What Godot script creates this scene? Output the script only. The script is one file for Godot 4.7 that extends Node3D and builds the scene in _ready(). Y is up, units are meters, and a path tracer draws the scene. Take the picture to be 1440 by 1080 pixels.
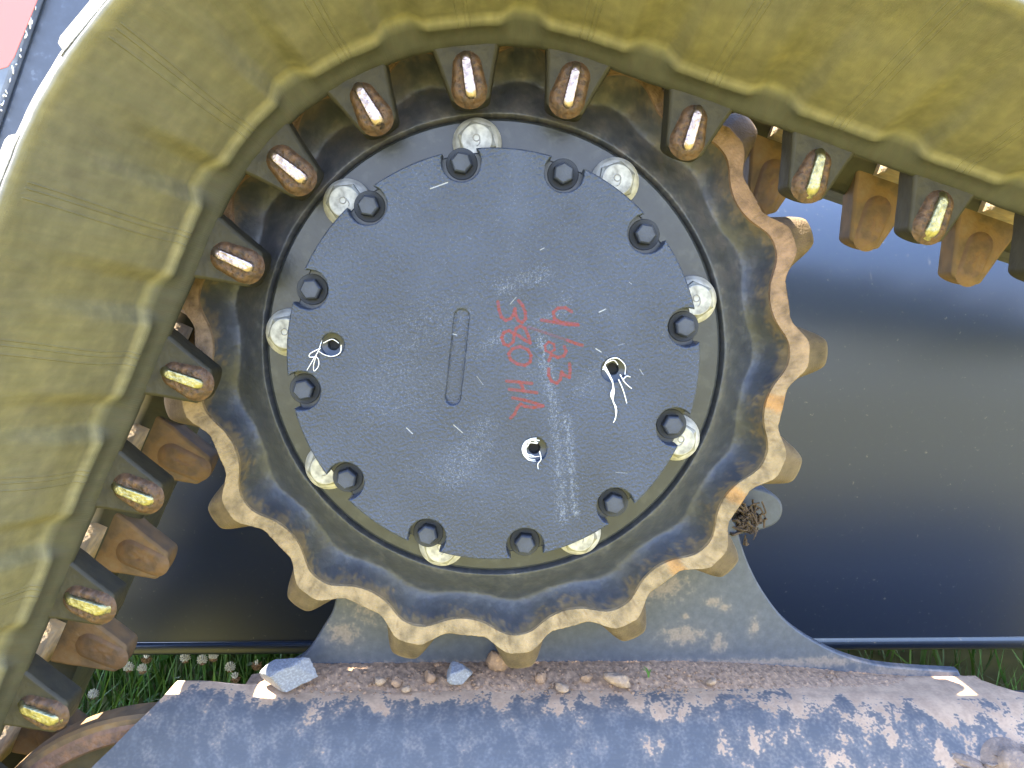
extends Node3D
# A track loader's drive sprocket seen from beside the track. Sprocket axis = z (towards the camera), origin at its centre, metres.

const PITCH := 0.086
const PITCH_R := 0.2327
const A0 := 95.2        # angle of one guide lug, degrees
const AR := 71.4        # the belt leaves the sprocket to the right here
const AL := 154.8       # and to the left here
const TEETH := 17
const TOOTH_A := -0.72
const GROUND := -0.66

var rng := RandomNumberGenerator.new()
var nz := FastNoiseLite.new()      # broad noise, sampled in metres
var nf := FastNoiseLite.new()      # fine noise
var used := {}
var M := {}

# ---------------------------------------------------------------- naming
func numbered(called: String) -> String:
	if not used.has(called):
		used[called] = 0
		return called
	used[called] += 1
	return "%s_%03d" % [called, used[called]]

func tag(o: Node3D, label: String, category: String, group := "") -> void:
	o.set_meta("label", label)
	o.set_meta("category", category)
	if group: o.set_meta("group", group)

func thing(called: String, label: String, category: String, at := Vector3.ZERO, group := "") -> Node3D:
	var o := Node3D.new()
	o.name = numbered(called)
	add_child(o, true)
	o.position = at
	tag(o, label, category, group)
	return o

func part(called: String, mesh: Mesh, mat: Material, parent: Node3D, at := Transform3D()) -> MeshInstance3D:
	var o := MeshInstance3D.new()
	o.name = called if parent != self else numbered(called)
	o.mesh = mesh
	o.material_override = mat
	o.transform = at
	if parent != self:
		var k := 0
		while parent.has_node(NodePath(o.name)):
			k += 1
			o.name = "%s_%03d" % [called, k]
	parent.add_child(o, true)
	return o

# ---------------------------------------------------------------- mesh helpers
func lin(r: float, g: float, b: float) -> Color:
	return Color(r, g, b).linear_to_srgb()

func grid(rows: Array, cols: Array = [], uvs: Array = [], flip := false, group := 0) -> ArrayMesh:
	var st := SurfaceTool.new()
	st.begin(Mesh.PRIMITIVE_TRIANGLES)
	add_grid(st, rows, cols, uvs, flip, group)
	st.generate_normals()
	return st.commit()

func add_grid(st: SurfaceTool, rows: Array, cols: Array = [], uvs: Array = [], flip := false, group := 0) -> void:
	st.set_smooth_group(group)
	for i in rows.size() - 1:
		var n: int = rows[i].size() - 1
		for j in n:
			var q := [[i, j], [i, j + 1], [i + 1, j + 1], [i, j], [i + 1, j + 1], [i + 1, j]]
			if flip: q = [[i, j], [i + 1, j + 1], [i, j + 1], [i, j], [i + 1, j], [i + 1, j + 1]]
			for k in q:
				if cols: st.set_color(cols[k[0]][k[1]])
				if uvs: st.set_uv(uvs[k[0]][k[1]])
				st.add_vertex(rows[k[0]][k[1]])

func lathe(profile: Array, n: int, hard := true, cols: Array = []) -> ArrayMesh:   # profile: Vector2(radius, z), from the front middle outwards and back
	var st := SurfaceTool.new()
	st.begin(Mesh.PRIMITIVE_TRIANGLES)
	for i in profile.size() - 1:
		var rows := []
		for p in [profile[i], profile[i + 1]]:
			var row := PackedVector3Array()
			for k in n + 1:
				var a := TAU * k / n
				row.append(Vector3(p.x * cos(a), p.x * sin(a), p.y))
			rows.append(row)
		var c := []
		if cols:
			for q in 2:
				var cr := PackedColorArray()
				cr.resize(n + 1)
				cr.fill(cols[i + q])
				c.append(cr)
		add_grid(st, rows, c, [], false, -1 if n <= 8 else (i if hard else 0))
	st.generate_normals()
	return st.commit()

func cross2(a: Vector2, b: Vector2) -> float:
	return a.x * b.y - a.y * b.x

# A plate in the xy plane from z0 to z1 with rounded upper edges; outline counter-clockwise, holes too
func plate(outer: PackedVector2Array, holes: Array, z0: float, z1: float, bevel: float, uvs := 1.0, uvo := Vector2.ZERO, back := false) -> ArrayMesh:
	var st := SurfaceTool.new()
	st.begin(Mesh.PRIMITIVE_TRIANGLES)
	var top := PackedVector2Array()
	var loops := [outer] + holes
	var insets := []
	for li in loops.size():
		var lp: PackedVector2Array = loops[li]
		var n := lp.size()
		var ins := PackedVector2Array()
		for i in n:
			var d := (lp[(i + 1) % n] - lp[(i + n - 1) % n]).normalized()
			var inward := Vector2(-d.y, d.x)
			if li > 0: inward = -inward
			ins.append(lp[i] + inward * bevel)
		insets.append(ins)
		top.append_array(ins)
		var rows := [[], [], [], []]
		for i in n + 1:
			var p := lp[i % n]
			var q := ins[i % n]
			var m := p.lerp(q, 0.3)
			rows[0].append(Vector3(q.x, q.y, z1))
			rows[1].append(Vector3(m.x, m.y, z1 - bevel * 0.3))
			rows[2].append(Vector3(p.x, p.y, z1 - bevel))
			rows[3].append(Vector3(p.x, p.y, z0))
		for k in 3:
			var u := []
			for r in [rows[k], rows[k + 1]]:
				var ur := []
				for v in r: ur.append(Vector2(v.x, -v.y) * uvs + uvo)
				u.append(ur)
			add_grid(st, [rows[k], rows[k + 1]], [], u, li > 0, 1 if k < 2 else 3)
	var tri := Geometry2D.triangulate_delaunay(top)
	for side in (2 if back else 1):
		st.set_smooth_group(9 + side)
		for t in range(0, tri.size(), 3):
			var a := top[tri[t]]
			var b := top[tri[t + 1]]
			var c := top[tri[t + 2]]
			var m := (a + b + c) / 3.0
			if not Geometry2D.is_point_in_polygon(m, insets[0]): continue
			var inside := true
			for h in range(1, insets.size()):
				if Geometry2D.is_point_in_polygon(m, insets[h]): inside = false
			if not inside: continue
			if (cross2(b - a, c - a) > 0) != (side == 1):
				var s := b
				b = c
				c = s
			for v in [a, b, c]:
				st.set_uv(Vector2(v.x, -v.y) * uvs + uvo)
				st.add_vertex(Vector3(v.x, v.y, z1 if side == 0 else z0))
	st.generate_normals()
	return st.commit()

func circle(c: Vector2, r: float, n := 40) -> PackedVector2Array:
	var p := PackedVector2Array()
	for i in n: p.append(c + Vector2.from_angle(TAU * i / n) * r)
	return p

func smooth_poly(pts: Array, n := 6, closed := true) -> PackedVector2Array:
	var out := PackedVector2Array()
	var m := pts.size()
	for i in (m if closed else m - 1):
		var a: Vector2 = pts[(i - 1 + m) % m] if closed or i > 0 else pts[0]
		var b: Vector2 = pts[i]
		var c: Vector2 = pts[(i + 1) % m]
		var d: Vector2 = pts[(i + 2) % m] if closed or i < m - 2 else pts[m - 1]
		for k in n: out.append(b.cubic_interpolate(c, a, d, float(k) / n))
	if not closed: out.append(pts[m - 1])
	return out

func add_tube(st: SurfaceTool, pts: Array, rad: float, sides := 6, taper := 0.0) -> void:
	var rows := []
	var prev := Vector3(0.13, 0.41, 0.9).normalized()
	for i in pts.size():
		var d: Vector3 = (pts[mini(i + 1, pts.size() - 1)] - pts[maxi(i - 1, 0)])
		if d.length() < 1e-9: d = Vector3.RIGHT
		d = d.normalized()
		var u := (prev - d * prev.dot(d))
		if u.length() < 1e-4: u = d.cross(Vector3.UP)
		u = u.normalized()
		var v := d.cross(u)
		prev = u
		var rr := rad * (1.0 - taper * i / maxf(1.0, pts.size() - 1.0))
		var row := PackedVector3Array()
		for k in sides + 1:
			var a := TAU * k / sides
			row.append(pts[i] + (u * cos(a) + v * sin(a)) * rr)
		rows.append(row)
	add_grid(st, rows, [], [], true)
	for e in [0, rows.size() - 1]:      # caps
		for k in sides:
			var tri := [pts[e], rows[e][k], rows[e][k + 1]]
			if e == 0: tri = [pts[e], rows[e][k + 1], rows[e][k]]
			for p in tri: st.add_vertex(p)

func tube(pts: Array, rad: float, sides := 6, taper := 0.0) -> ArrayMesh:
	var st := SurfaceTool.new()
	st.begin(Mesh.PRIMITIVE_TRIANGLES)
	add_tube(st, pts, rad, sides, taper)
	st.generate_normals()
	return st.commit()

func curve3(pts: Array, n := 6) -> Array:
	var out := []
	var m := pts.size()
	for i in m - 1:
		for k in n:
			out.append(pts[i].cubic_interpolate(pts[i + 1], pts[maxi(i - 1, 0)], pts[mini(i + 2, m - 1)], float(k) / n))
	out.append(pts[m - 1])
	return out

# A broken stone: a sphere cut by random planes and roughened
func add_rock(st: SurfaceTool, at: Vector3, size: Vector3, seed_: int, cuts := 9, rough := 0.05, rings := 10, flat := false) -> void:
	var r := RandomNumberGenerator.new()
	r.seed = seed_
	var planes := []
	if flat:
		for d in [Vector3.RIGHT, Vector3.UP, Vector3.BACK]:
			var t: Vector3 = (d + Vector3(r.randfn(), r.randfn(), r.randfn()) * 0.16).normalized()
			planes.append([t, r.randf_range(0.58, 0.70)])
			planes.append([(-t + Vector3(r.randfn(), r.randfn(), r.randfn()) * 0.16).normalized(), r.randf_range(0.58, 0.72)])
	for i in cuts:
		planes.append([Vector3(r.randfn(), r.randfn(), r.randfn()).normalized(), r.randf_range(0.55, 0.85)])
	var turn := Basis.from_euler(Vector3(r.randf() * 0.5, r.randf() * 6.0, r.randf() * 0.5)) if not flat else Basis.from_euler(Vector3(0.25, 0.3, 0.0))
	var rows := []
	for i in rings + 1:
		var row := PackedVector3Array()
		var th := PI * i / rings
		for k in rings * 2 + 1:
			var ph := TAU * (k % (rings * 2)) / (rings * 2)
			var d := Vector3(sin(th) * cos(ph), cos(th), sin(th) * sin(ph))
			var l := 1.0
			for p in planes:
				var c: float = d.dot(p[0])
				if c > 0.01: l = minf(l, p[1] / c)
			l *= 1.0 + rough * nf.get_noise_3dv(d * 30.0 + Vector3.ONE * float(seed_ % 97))
			row.append(at + turn * (d * l * size))
		rows.append(row)
	add_grid(st, rows, [], [], false, -1 if flat else 0)

func rock(size: Vector3, seed_: int, cuts := 9, rough := 0.05, rings := 12, flat := false) -> ArrayMesh:
	var st := SurfaceTool.new()
	st.begin(Mesh.PRIMITIVE_TRIANGLES)
	add_rock(st, Vector3.ZERO, size, seed_, cuts, rough, rings, flat)
	st.generate_normals()
	return st.commit()

func box(size: Vector3, bev: float) -> ArrayMesh:      # box with chamfered edges, centred
	var h := size / 2
	var o := PackedVector2Array([Vector2(-h.x, -h.y), Vector2(h.x, -h.y), Vector2(h.x, h.y), Vector2(-h.x, h.y)])
	return plate(o, [], -h.z, h.z, bev, 1.0, Vector2.ZERO, true)

# ---------------------------------------------------------------- textures and materials
func tex(w: int, h: int, fn: Callable) -> ImageTexture:
	var b := PackedByteArray()
	b.resize(w * h * 3)
	var i := 0
	for y in h:
		for x in w:
			var c: Color = fn.call(x, y)
			b[i] = clampi(int(c.r * 255.0 + 0.5), 0, 255)
			b[i + 1] = clampi(int(c.g * 255.0 + 0.5), 0, 255)
			b[i + 2] = clampi(int(c.b * 255.0 + 0.5), 0, 255)
			i += 3
	return ImageTexture.create_from_image(Image.create_from_data(w, h, false, Image.FORMAT_RGB8, b))

func noise_tex(freq: float, octaves: int, seed_: int, ramp: Gradient = null, kind := FastNoiseLite.TYPE_SIMPLEX_SMOOTH, side := 512) -> NoiseTexture2D:
	var n := FastNoiseLite.new()
	n.seed = seed_
	n.noise_type = kind
	n.frequency = freq
	n.fractal_octaves = octaves
	var t := NoiseTexture2D.new()
	t.width = side
	t.height = side
	t.seamless = true
	t.noise = n
	if ramp: t.color_ramp = ramp
	return t

func ramp(stops: Array) -> Gradient:
	var g := Gradient.new()
	var o := PackedFloat32Array()
	var c := PackedColorArray()
	for s in stops:
		o.append(s[0])
		c.append(s[1])
	g.offsets = o
	g.colors = c
	return g

func grey(v: float) -> Color:
	return Color(v, v, v)

func mat(c: Color, rough: float, metal := 0.0, spec := 0.5) -> StandardMaterial3D:
	var m := StandardMaterial3D.new()
	m.albedo_color = c
	m.roughness = rough
	m.metallic = metal
	m.metallic_specular = spec
	return m

func tri(m: StandardMaterial3D, scale: float, albedo: Texture2D = null, bump: Texture2D = null, bump_cm := 0.02, rough: Texture2D = null) -> StandardMaterial3D:
	m.uv1_triplanar = true
	m.uv1_scale = Vector3.ONE * scale
	if albedo: m.albedo_texture = albedo
	if bump:
		m.heightmap_enabled = true
		m.heightmap_texture = bump
		m.heightmap_scale = bump_cm
	if rough: m.roughness_texture = rough
	return m

func vc(m: StandardMaterial3D) -> StandardMaterial3D:
	m.vertex_color_use_as_albedo = true
	return m

func seg_dist(p: Vector2, a: Vector2, b: Vector2) -> float:
	var ab := b - a
	var t := clampf((p - a).dot(ab) / maxf(ab.length_squared(), 1e-9), 0.0, 1.0)
	return p.distance_to(a + ab * t)

const CS := 1024          # the cover's texture: CS pixels over CW metres
const CW := 0.28

func cover_px(zx: float, zy: float) -> Vector2:      # where a mark of the lettering lies on the cover, in texture pixels
	var q := Vector2(620.0 + zx / 3.6 - 694.7, 504.7 - (380.0 + zy / 3.6)) * 0.000451
	return Vector2((q.x / CW + 0.5) * CS, (0.5 - q.y / CW) * CS)

func stroke(im: Image, pts: Array, w: float, col: Color, cover: float, seed_: int) -> void:
	var r := RandomNumberGenerator.new()
	r.seed = seed_
	for i in pts.size() - 1:
		var a: Vector2 = pts[i]
		var b: Vector2 = pts[i + 1]
		var lo := Vector2(minf(a.x, b.x), minf(a.y, b.y)) - Vector2.ONE * (w + 2)
		var hi := Vector2(maxf(a.x, b.x), maxf(a.y, b.y)) + Vector2.ONE * (w + 2)
		for y in range(maxi(0, int(lo.y)), mini(im.get_height() - 1, int(hi.y)) + 1):
			for x in range(maxi(0, int(lo.x)), mini(im.get_width() - 1, int(hi.x)) + 1):
				var d := seg_dist(Vector2(x, y), a, b)
				var n := 0.5 + 0.5 * nf.get_noise_2d(x * 0.022, y * 0.022)
				var k := clampf((w - d) / 1.3, 0.0, 1.0) * clampf(cover * (0.62 + 0.9 * n) - 0.12, 0.0, 1.0)
				if k > 0.0: im.set_pixel(x, y, im.get_pixel(x, y).lerp(col, k))

func cover_texture() -> ImageTexture:
	var base := lin(0.027, 0.037, 0.062)
	var t := tex(CS, CS, func(x: int, y: int):
		var n := nz.get_noise_2d(x * 0.0006, y * 0.0006) * 0.16 + nf.get_noise_2d(x * 0.004, y * 0.004) * 0.12 + nf.get_noise_2d(x * 0.03, y * 0.03) * 0.10
		return base * (1.0 + n))
	var im := t.get_image()
	var r := RandomNumberGenerator.new()
	r.seed = 5
	var pale := lin(0.30, 0.33, 0.38)
	# dust specks, thicker along wiped bands
	for i in 26000:
		var p := Vector2(r.randf(), r.randf()) * CS
		var band := nz.get_noise_2d((p.x + p.y * 0.8) * 0.0011, (p.y - p.x) * 0.0003 + 3.0)
		if r.randf() > 0.25 + 1.5 * maxf(0.0, band): continue
		var k := r.randf_range(0.12, 0.6)
		im.set_pixelv(Vector2i(p).clampi(0, CS - 1), im.get_pixelv(Vector2i(p).clampi(0, CS - 1)).lerp(pale, k))
		if r.randf() < 0.2:
			var q := Vector2i(p + Vector2(1, r.randi_range(-1, 1))).clampi(0, CS - 1)
			im.set_pixelv(q, im.get_pixelv(q).lerp(pale, k * 0.7))
	# wiped bands of dust: clouds of specks along them; points as seen in the close-up of the lettering
	var bands := [[0.62, 12.0, [[510, 330], [548, 560], [585, 800], [608, 1080], [625, 1290]]], [0.55, 7.0, [[640, 740], [655, 900], [672, 1080], [690, 1260]]], [0.5, 20.0, [[0, 1070], [120, 910], [250, 760]]], [0.35, 14.0, [[60, 1080], [150, 985], [240, 870]]], [0.5, 40.0, [[-330, 560], [-150, 380], [40, 210]]], [0.4, 16.0, [[130, 450], [260, 360], [300, 335]]], [0.3, 14.0, [[440, 275], [560, 235], [650, 150]]], [0.5, 45.0, [[-420, 760], [-200, 620], [-20, 590]]], [0.7, 16.0, [[290, 90], [420, 50], [540, 20]]], [0.25, 20.0, [[420, 560], [480, 510], [540, 460]]], [0.25, 16.0, [[690, 620], [760, 540], [830, 450]]], [0.3, 40.0, [[-250, 320], [-100, 230], [60, 190]]], [0.25, 60.0, [[-100, 1000], [100, 1100], [330, 1150]]], [0.2, 70.0, [[700, 0], [850, 150], [900, 300]]]]
	for bd in bands:
		var sp := smooth_poly(bd[2].map(func(v): return cover_px(v[0], v[1])), 20, false)
		var total := 0.0
		for i in sp.size() - 1: total += sp[i].distance_to(sp[i + 1])
		for i in int(total * bd[0] * 22.0):
			var f := r.randf() * (sp.size() - 1)
			var a := sp[int(f)].lerp(sp[mini(int(f) + 1, sp.size() - 1)], f - int(f))
			var q: Vector2 = a + Vector2(r.randfn(), r.randfn()) * bd[1] * 0.8
			if nf.get_noise_2d(q.x * 0.004, q.y * 0.0012) < r.randf_range(-0.5, 0.35): continue
			var al := r.randf_range(0.03, 0.24)
			for e in [Vector2i(0, 0), Vector2i(1, 0), Vector2i(0, 1), Vector2i(1, 1)]:
				var v := (Vector2i(q) + (e as Vector2i)).clampi(0, CS - 1)
				im.set_pixelv(v, im.get_pixelv(v).lerp(pale, al))
		for j in int(bd[0] * 7.0):      # a few real scratches within the band
			var o: Vector2 = Vector2(r.randfn(), r.randfn()) * bd[1] * 0.7
			var f0 := r.randf_range(0.0, 0.6) * sp.size()
			var f1 := minf(sp.size() - 1.0, f0 + r.randf_range(0.15, 0.5) * sp.size())
			var pts := []
			for i in range(int(f0), int(f1)): pts.append(sp[i] + o + Vector2(r.randfn(), r.randfn()) * 0.8)
			if pts.size() > 1: stroke(im, pts, r.randf_range(0.4, 0.9), pale, r.randf_range(0.15, 0.5), j)
	# single bright nicks
	for s in [[180, 535, 212, 578], [60, 785, 105, 825], [895, 1035, 955, 1040], [900, 378, 930, 370], [785, 395, 812, 412], [800, 210, 832, 195], [-45, -400, 40, -430], [-500, -640, -400, -600], [660, -620, 668, -430], [30, -560, 60, -600], [58, 320, 80, 326], [350, 170, 380, 135], [1010, 500, 1030, 530], [-180, 800, -150, 830], [950, 60, 962, 70], [500, -100, 520, -110], [-560, -250, -550, -330]]:
		stroke(im, [cover_px(s[0], s[1]), cover_px(s[2], s[3])], r.randf_range(1.0, 2.0), lin(0.42, 0.42, 0.40), 0.85, r.randi())
	for i in 420:      # small nicks anywhere
		var a := Vector2(r.randf(), r.randf()) * CS
		stroke(im, [a, a + Vector2.from_angle(r.randf_range(-1.4, 0.6)) * r.randf_range(2.0, 13.0)], r.randf_range(0.5, 1.1), pale, r.randf_range(0.15, 0.6), i)
	# the red marker: 380 HR and 4/23, read with the head to the right
	var red := lin(0.15, 0.015, 0.018)
	var ink := [
		[[288, 158], [294, 200], [306, 235], [328, 252], [352, 243], [367, 222], [374, 193]],
		[[392, 152], [412, 175], [426, 210], [428, 243], [410, 263], [390, 252], [378, 226], [374, 193]],
		[[368, 318], [345, 303], [318, 312], [307, 340], [318, 370], [342, 380], [365, 360], [370, 325], [380, 292], [402, 280], [425, 292], [442, 330], [452, 366], [425, 352], [395, 330], [368, 318]],
		[[400, 384], [362, 395], [342, 420], [352, 450], [385, 472], [425, 480], [452, 462], [456, 430], [440, 400], [400, 384]],
		[[332, 560], [395, 565], [460, 572]], [[345, 602], [415, 610], [486, 620]], [[398, 566], [412, 588], [418, 610]],
		[[362, 646], [425, 658], [480, 675], [518, 688], [470, 696], [425, 690], [405, 678], [385, 700], [372, 730], [352, 750]],
		[[660, 208], [628, 188], [592, 190], [568, 210], [574, 245], [610, 262], [692, 272]], [[508, 250], [570, 260], [630, 272], [694, 276]],
		[[640, 352], [680, 368], [716, 378]],
		[[545, 360], [526, 380], [530, 405], [552, 415], [576, 400], [572, 372], [545, 360]], [[546, 456], [560, 425], [590, 440], [622, 432], [634, 408], [624, 384]],
		[[652, 472], [655, 505], [652, 542], [622, 528], [612, 512]], [[546, 498], [546, 530], [560, 560], [588, 572], [606, 552], [610, 520]],
	]
	for i in ink.size():
		var pts := []
		for q in ink[i]: pts.append(cover_px(q[0], q[1]))
		stroke(im, pts, 4.4 if i != 11 else 3.4, red, 0.82, 900 + i)
	stroke(im, [cover_px(440, 285), cover_px(530, 315), cover_px(650, 356)], 4.0, red, 0.42, 990)
	im.generate_mipmaps()
	return ImageTexture.create_from_image(im)

func frame_texture() -> ImageTexture:      # u along the beam (1.1 m from its left end), v down its face
	var paint := lin(0.072, 0.076, 0.084)
	var paint2 := lin(0.125, 0.13, 0.14)
	var mud := lin(0.50, 0.335, 0.205)
	var mud2 := lin(0.34, 0.22, 0.135)
	var st := FastNoiseLite.new()
	st.seed = 77
	st.frequency = 1.0
	st.fractal_octaves = 5
	return tex(1536, 320, func(x: int, y: int):
		var u := x / 1536.0
		var v := y / 320.0
		var X := u * 1.1
		var Y := v * 0.2
		var n := st.get_noise_2d(X * 26.0, Y * 20.0)
		var n2 := st.get_noise_2d(X * 75.0 + 9.0, Y * 34.0)
		var n3 := st.get_noise_2d(X * 300.0, Y * 240.0 + 5.0)
		var lay := clampf((0.34 - v) / 0.16, -0.55, 1.0) * 0.6      # thick at the top
		var right := clampf((X - 0.30) / 0.42, 0.0, 1.0) * 0.48
		var k := n * 0.66 + n2 * 0.58 + n3 * 0.42 + lay * (1.35 - 0.35 * smoothstep(0.4, 0.6, X)) + right + 0.0
		var wipe := smoothstep(0.16, 0.22, v) * smoothstep(0.34, 0.26, v) * smoothstep(0.36, 0.5, X) * smoothstep(0.9, 0.7, X)
		k -= wipe * 0.35 * (0.6 + st.get_noise_2d(X * 12.0, Y * 220.0))
		var c := paint.lerp(paint2, clampf(0.25 + n2 * 0.9 + n3 * 0.8, 0.0, 1.0) * 0.7)
		c = c.lerp(mud, smoothstep(-0.5, 0.3, k) * 0.22)
		c = c.lerp(mud.lerp(mud2, clampf(0.45 + n2 + n3 * 0.6 - v * 0.6, 0.0, 1.0)), smoothstep(0.12, 0.27, k) * 0.92)
		return c)

func plate_texture() -> ImageTexture:      # u, v over x -0.3..0.5, y 0.1..-0.3
	var paint := lin(0.056, 0.066, 0.083)
	var mud := lin(0.34, 0.245, 0.17)
	var blobs := [[0.154, -0.238, 0.026, 0.013], [0.183, -0.245, 0.010, 0.012], [0.187, -0.215, 0.008, 0.005], [0.212, -0.232, 0.006, 0.012], [0.178, -0.210, 0.012, 0.006], [0.155, -0.222, 0.005, 0.004], [0.27, -0.262, 0.05, 0.008], [0.33, -0.27, 0.05, 0.008], [-0.10, -0.205, 0.03, 0.028], [-0.125, -0.235, 0.02, 0.016], [0.13, -0.195, 0.04, 0.02], [0.16, -0.17, 0.03, 0.015], [-0.03, -0.262, 0.15, 0.006], [0.2, -0.262, 0.2, 0.005]]
	return tex(768, 768, func(x: int, y: int):
		var p := Vector2(-0.3 + 0.8 * x / 768.0, 0.1 - 0.8 * y / 768.0)
		var n := nz.get_noise_2d(p.x * 2.2, p.y * 2.2)
		var f := nf.get_noise_2d(p.x * 4.0, p.y * 4.0)
		var f2 := nf.get_noise_2d(p.x * 14.0, p.y * 14.0)
		var k := -0.55 + n * 0.5
		for b in blobs:
			var d := Vector2((p.x - b[0]) / b[2], (p.y - b[1]) / b[3]).length()
			k = maxf(k, 1.0 - d + 0.1)
		k += f * 0.45 + f2 * 0.22
		var c := paint * (1.0 + f * 0.10 + f2 * 0.06)
		c = c.lerp(mud, smoothstep(-0.6, 0.6, k) * 0.09)
		c = c.lerp(mud * (0.9 + 0.2 * f2), smoothstep(0.25, 0.9, k) * 0.6)
		return c)

func rubber_bump() -> ImageTexture:      # one pitch along u, from the edge (v = 0) to the lugs (v = 1): fine mould lines
	return tex(512, 256, func(x: int, y: int):
		var u := x / 512.0
		var v := y / 256.0
		var h := 0.5
		var w := 0.004 * sin(v * 9.0)
		for l in [0.455, 0.515, 0.552]:
			var d: float = absf(u - l - w)
			if v > 0.12 and v < 0.97: h -= 0.24 * smoothstep(0.008, 0.002, d)
		h += 0.05 * nf.get_noise_2d(sin(u * TAU) * 0.6 + v * 2.0, cos(u * TAU) * 0.6) + 0.06 * nf.get_noise_2d(sin(u * TAU) * 2.6 + v * 9.0, cos(u * TAU) * 2.6)
		return grey(h))

func materials() -> void:
	var grain := noise_tex(0.09, 3, 3)
	var coarse := noise_tex(0.025, 5, 8)
	var blotch := noise_tex(0.012, 5, 12, ramp([[0.0, grey(0.62)], [0.5, grey(0.86)], [1.0, grey(1.0)]]))
	var dusty := noise_tex(0.02, 6, 15, ramp([[0.0, Color(0.74, 0.74, 0.76)], [0.6, Color(0.84, 0.84, 0.84)], [0.74, Color(0.98, 0.96, 0.92)], [1.0, Color(1, 1, 1)]]))
	var rustmap := noise_tex(0.011, 4, 21, ramp([[0.15, Color(0.74, 0.71, 0.68)], [0.45, Color(0.86, 0.82, 0.77)], [0.62, Color(0.95, 0.86, 0.74)], [0.9, Color(0.98, 0.95, 0.90)]]))
	var rustmap2 := noise_tex(0.022, 5, 22, ramp([[0.10, Color(0.50, 0.46, 0.43)], [0.42, Color(0.74, 0.69, 0.64)], [0.62, Color(0.88, 0.77, 0.64)], [0.9, Color(0.98, 0.91, 0.82)]]))
	var streak := noise_tex(0.03, 4, 33, ramp([[0.0, grey(0.25)], [0.5, grey(0.5)], [1.0, grey(0.85)]]))
	M.grain = grain

	var m := mat(Color.WHITE, 0.42)
	m.albedo_texture = cover_texture()
	m.heightmap_enabled = true
	m.heightmap_texture = noise_tex(0.11, 4, 4, null, FastNoiseLite.TYPE_SIMPLEX_SMOOTH, 1024)
	m.heightmap_scale = 0.065
	M.cover = m

	M.hub = tri(mat(lin(0.045, 0.052, 0.06), 0.32), 6.0, dusty, grain, 0.006)
	M.web = tri(vc(mat(Color.WHITE, 0.46)), 9.0, dusty, coarse, 0.06)
	M.tooth = tri(vc(mat(Color.WHITE, 0.75)), 10.0, blotch, grain, 0.06)
	var z := tri(mat(lin(0.62, 0.61, 0.56), 0.6, 0.12), 18.0, blotch, grain, 0.004)
	M.zinc = z
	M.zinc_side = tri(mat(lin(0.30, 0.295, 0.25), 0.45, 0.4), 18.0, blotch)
	M.mark = mat(lin(0.32, 0.31, 0.28), 0.6, 0.3)
	M.bolt = tri(mat(lin(0.046, 0.055, 0.078), 0.55), 12.0, blotch, grain, 0.01)
	M.recess = mat(lin(0.026, 0.030, 0.038), 0.7)
	M.pit = mat(lin(0.02, 0.02, 0.02), 0.8)

	m = vc(mat(Color.WHITE, 0.62))
	m.heightmap_enabled = true
	m.heightmap_texture = rubber_bump()
	m.heightmap_scale = 0.14
	m.uv2_triplanar = true
	m.uv2_scale = Vector3.ONE * 7.0
	m.detail_enabled = true
	m.detail_blend_mode = BaseMaterial3D.BLEND_MODE_MUL
	m.detail_uv_layer = BaseMaterial3D.DETAIL_UV_2
	m.detail_albedo = noise_tex(0.022, 6, 41, ramp([[0.0, grey(0.80)], [0.35, grey(0.88)], [0.6, grey(0.93)], [0.8, Color(1.0, 0.99, 0.97)], [1.0, Color(1, 1, 1)]]))
	M.rubber = m
	M.lug = tri(mat(lin(0.038, 0.033, 0.016), 0.66), 9.0, blotch, coarse, 0.04)
	M.lug_brown = tri(mat(lin(0.20, 0.145, 0.085), 0.75), 8.0, rustmap, coarse, 0.05)
	M.worn = tri(mat(lin(0.135, 0.090, 0.055), 0.6), 16.0, rustmap2, coarse, 0.10)
	M.bar = tri(mat(lin(0.56, 0.45, 0.41), 0.34, 1.0), 26.0, blotch, streak, 0.05)
	M.bar_grass_tint = tri(mat(lin(0.45, 0.425, 0.245), 0.38, 1.0), 26.0, blotch, streak, 0.05)  # bars off the sprocket: reflected grass put into the metal as a yellow tint
	M.worn_dull = tri(mat(lin(0.165, 0.110, 0.064), 0.65), 10.0, rustmap, coarse, 0.06)
	M.tread = tri(mat(lin(0.27, 0.26, 0.235), 0.85), 9.0, blotch, coarse, 0.05)
	M.core = tri(mat(lin(0.46, 0.41, 0.34), 0.85), 12.0, rustmap, coarse, 0.08)

	m = mat(Color.WHITE, 0.62)
	m.albedo_texture = frame_texture()
	m.heightmap_enabled = true
	m.heightmap_texture = coarse
	m.heightmap_scale = 0.03
	M.frame = m
	m = mat(Color.WHITE, 0.5)
	m.albedo_texture = plate_texture()
	M.plate = m
	M.dirt = tri(vc(mat(Color.WHITE, 0.97)), 22.0, dusty, coarse, 0.05)
	M.clod = tri(mat(lin(0.40, 0.26, 0.16), 0.98), 20.0, dusty, coarse, 0.1)
	M.mud = tri(mat(lin(0.38, 0.275, 0.20), 0.98), 14.0, dusty, coarse, 0.12)
	M.clod_pale = tri(mat(lin(0.46, 0.33, 0.22), 0.98), 20.0, dusty, coarse, 0.1)
	M.stone = tri(mat(lin(0.25, 0.26, 0.285), 0.85), 26.0, noise_tex(0.03, 6, 51, ramp([[0.25, grey(0.80)], [0.55, grey(0.86)], [0.7, grey(1.0)]])), coarse, 0.01)

	var scuff := noise_tex(0.03, 6, 61, ramp([[0.0, grey(0.70)], [0.6, grey(0.76)], [0.76, grey(0.80)], [0.86, Color(1.0, 0.98, 0.95)], [1.0, grey(1.0)]]))
	var nv := lin(0.010, 0.017, 0.034)
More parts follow.
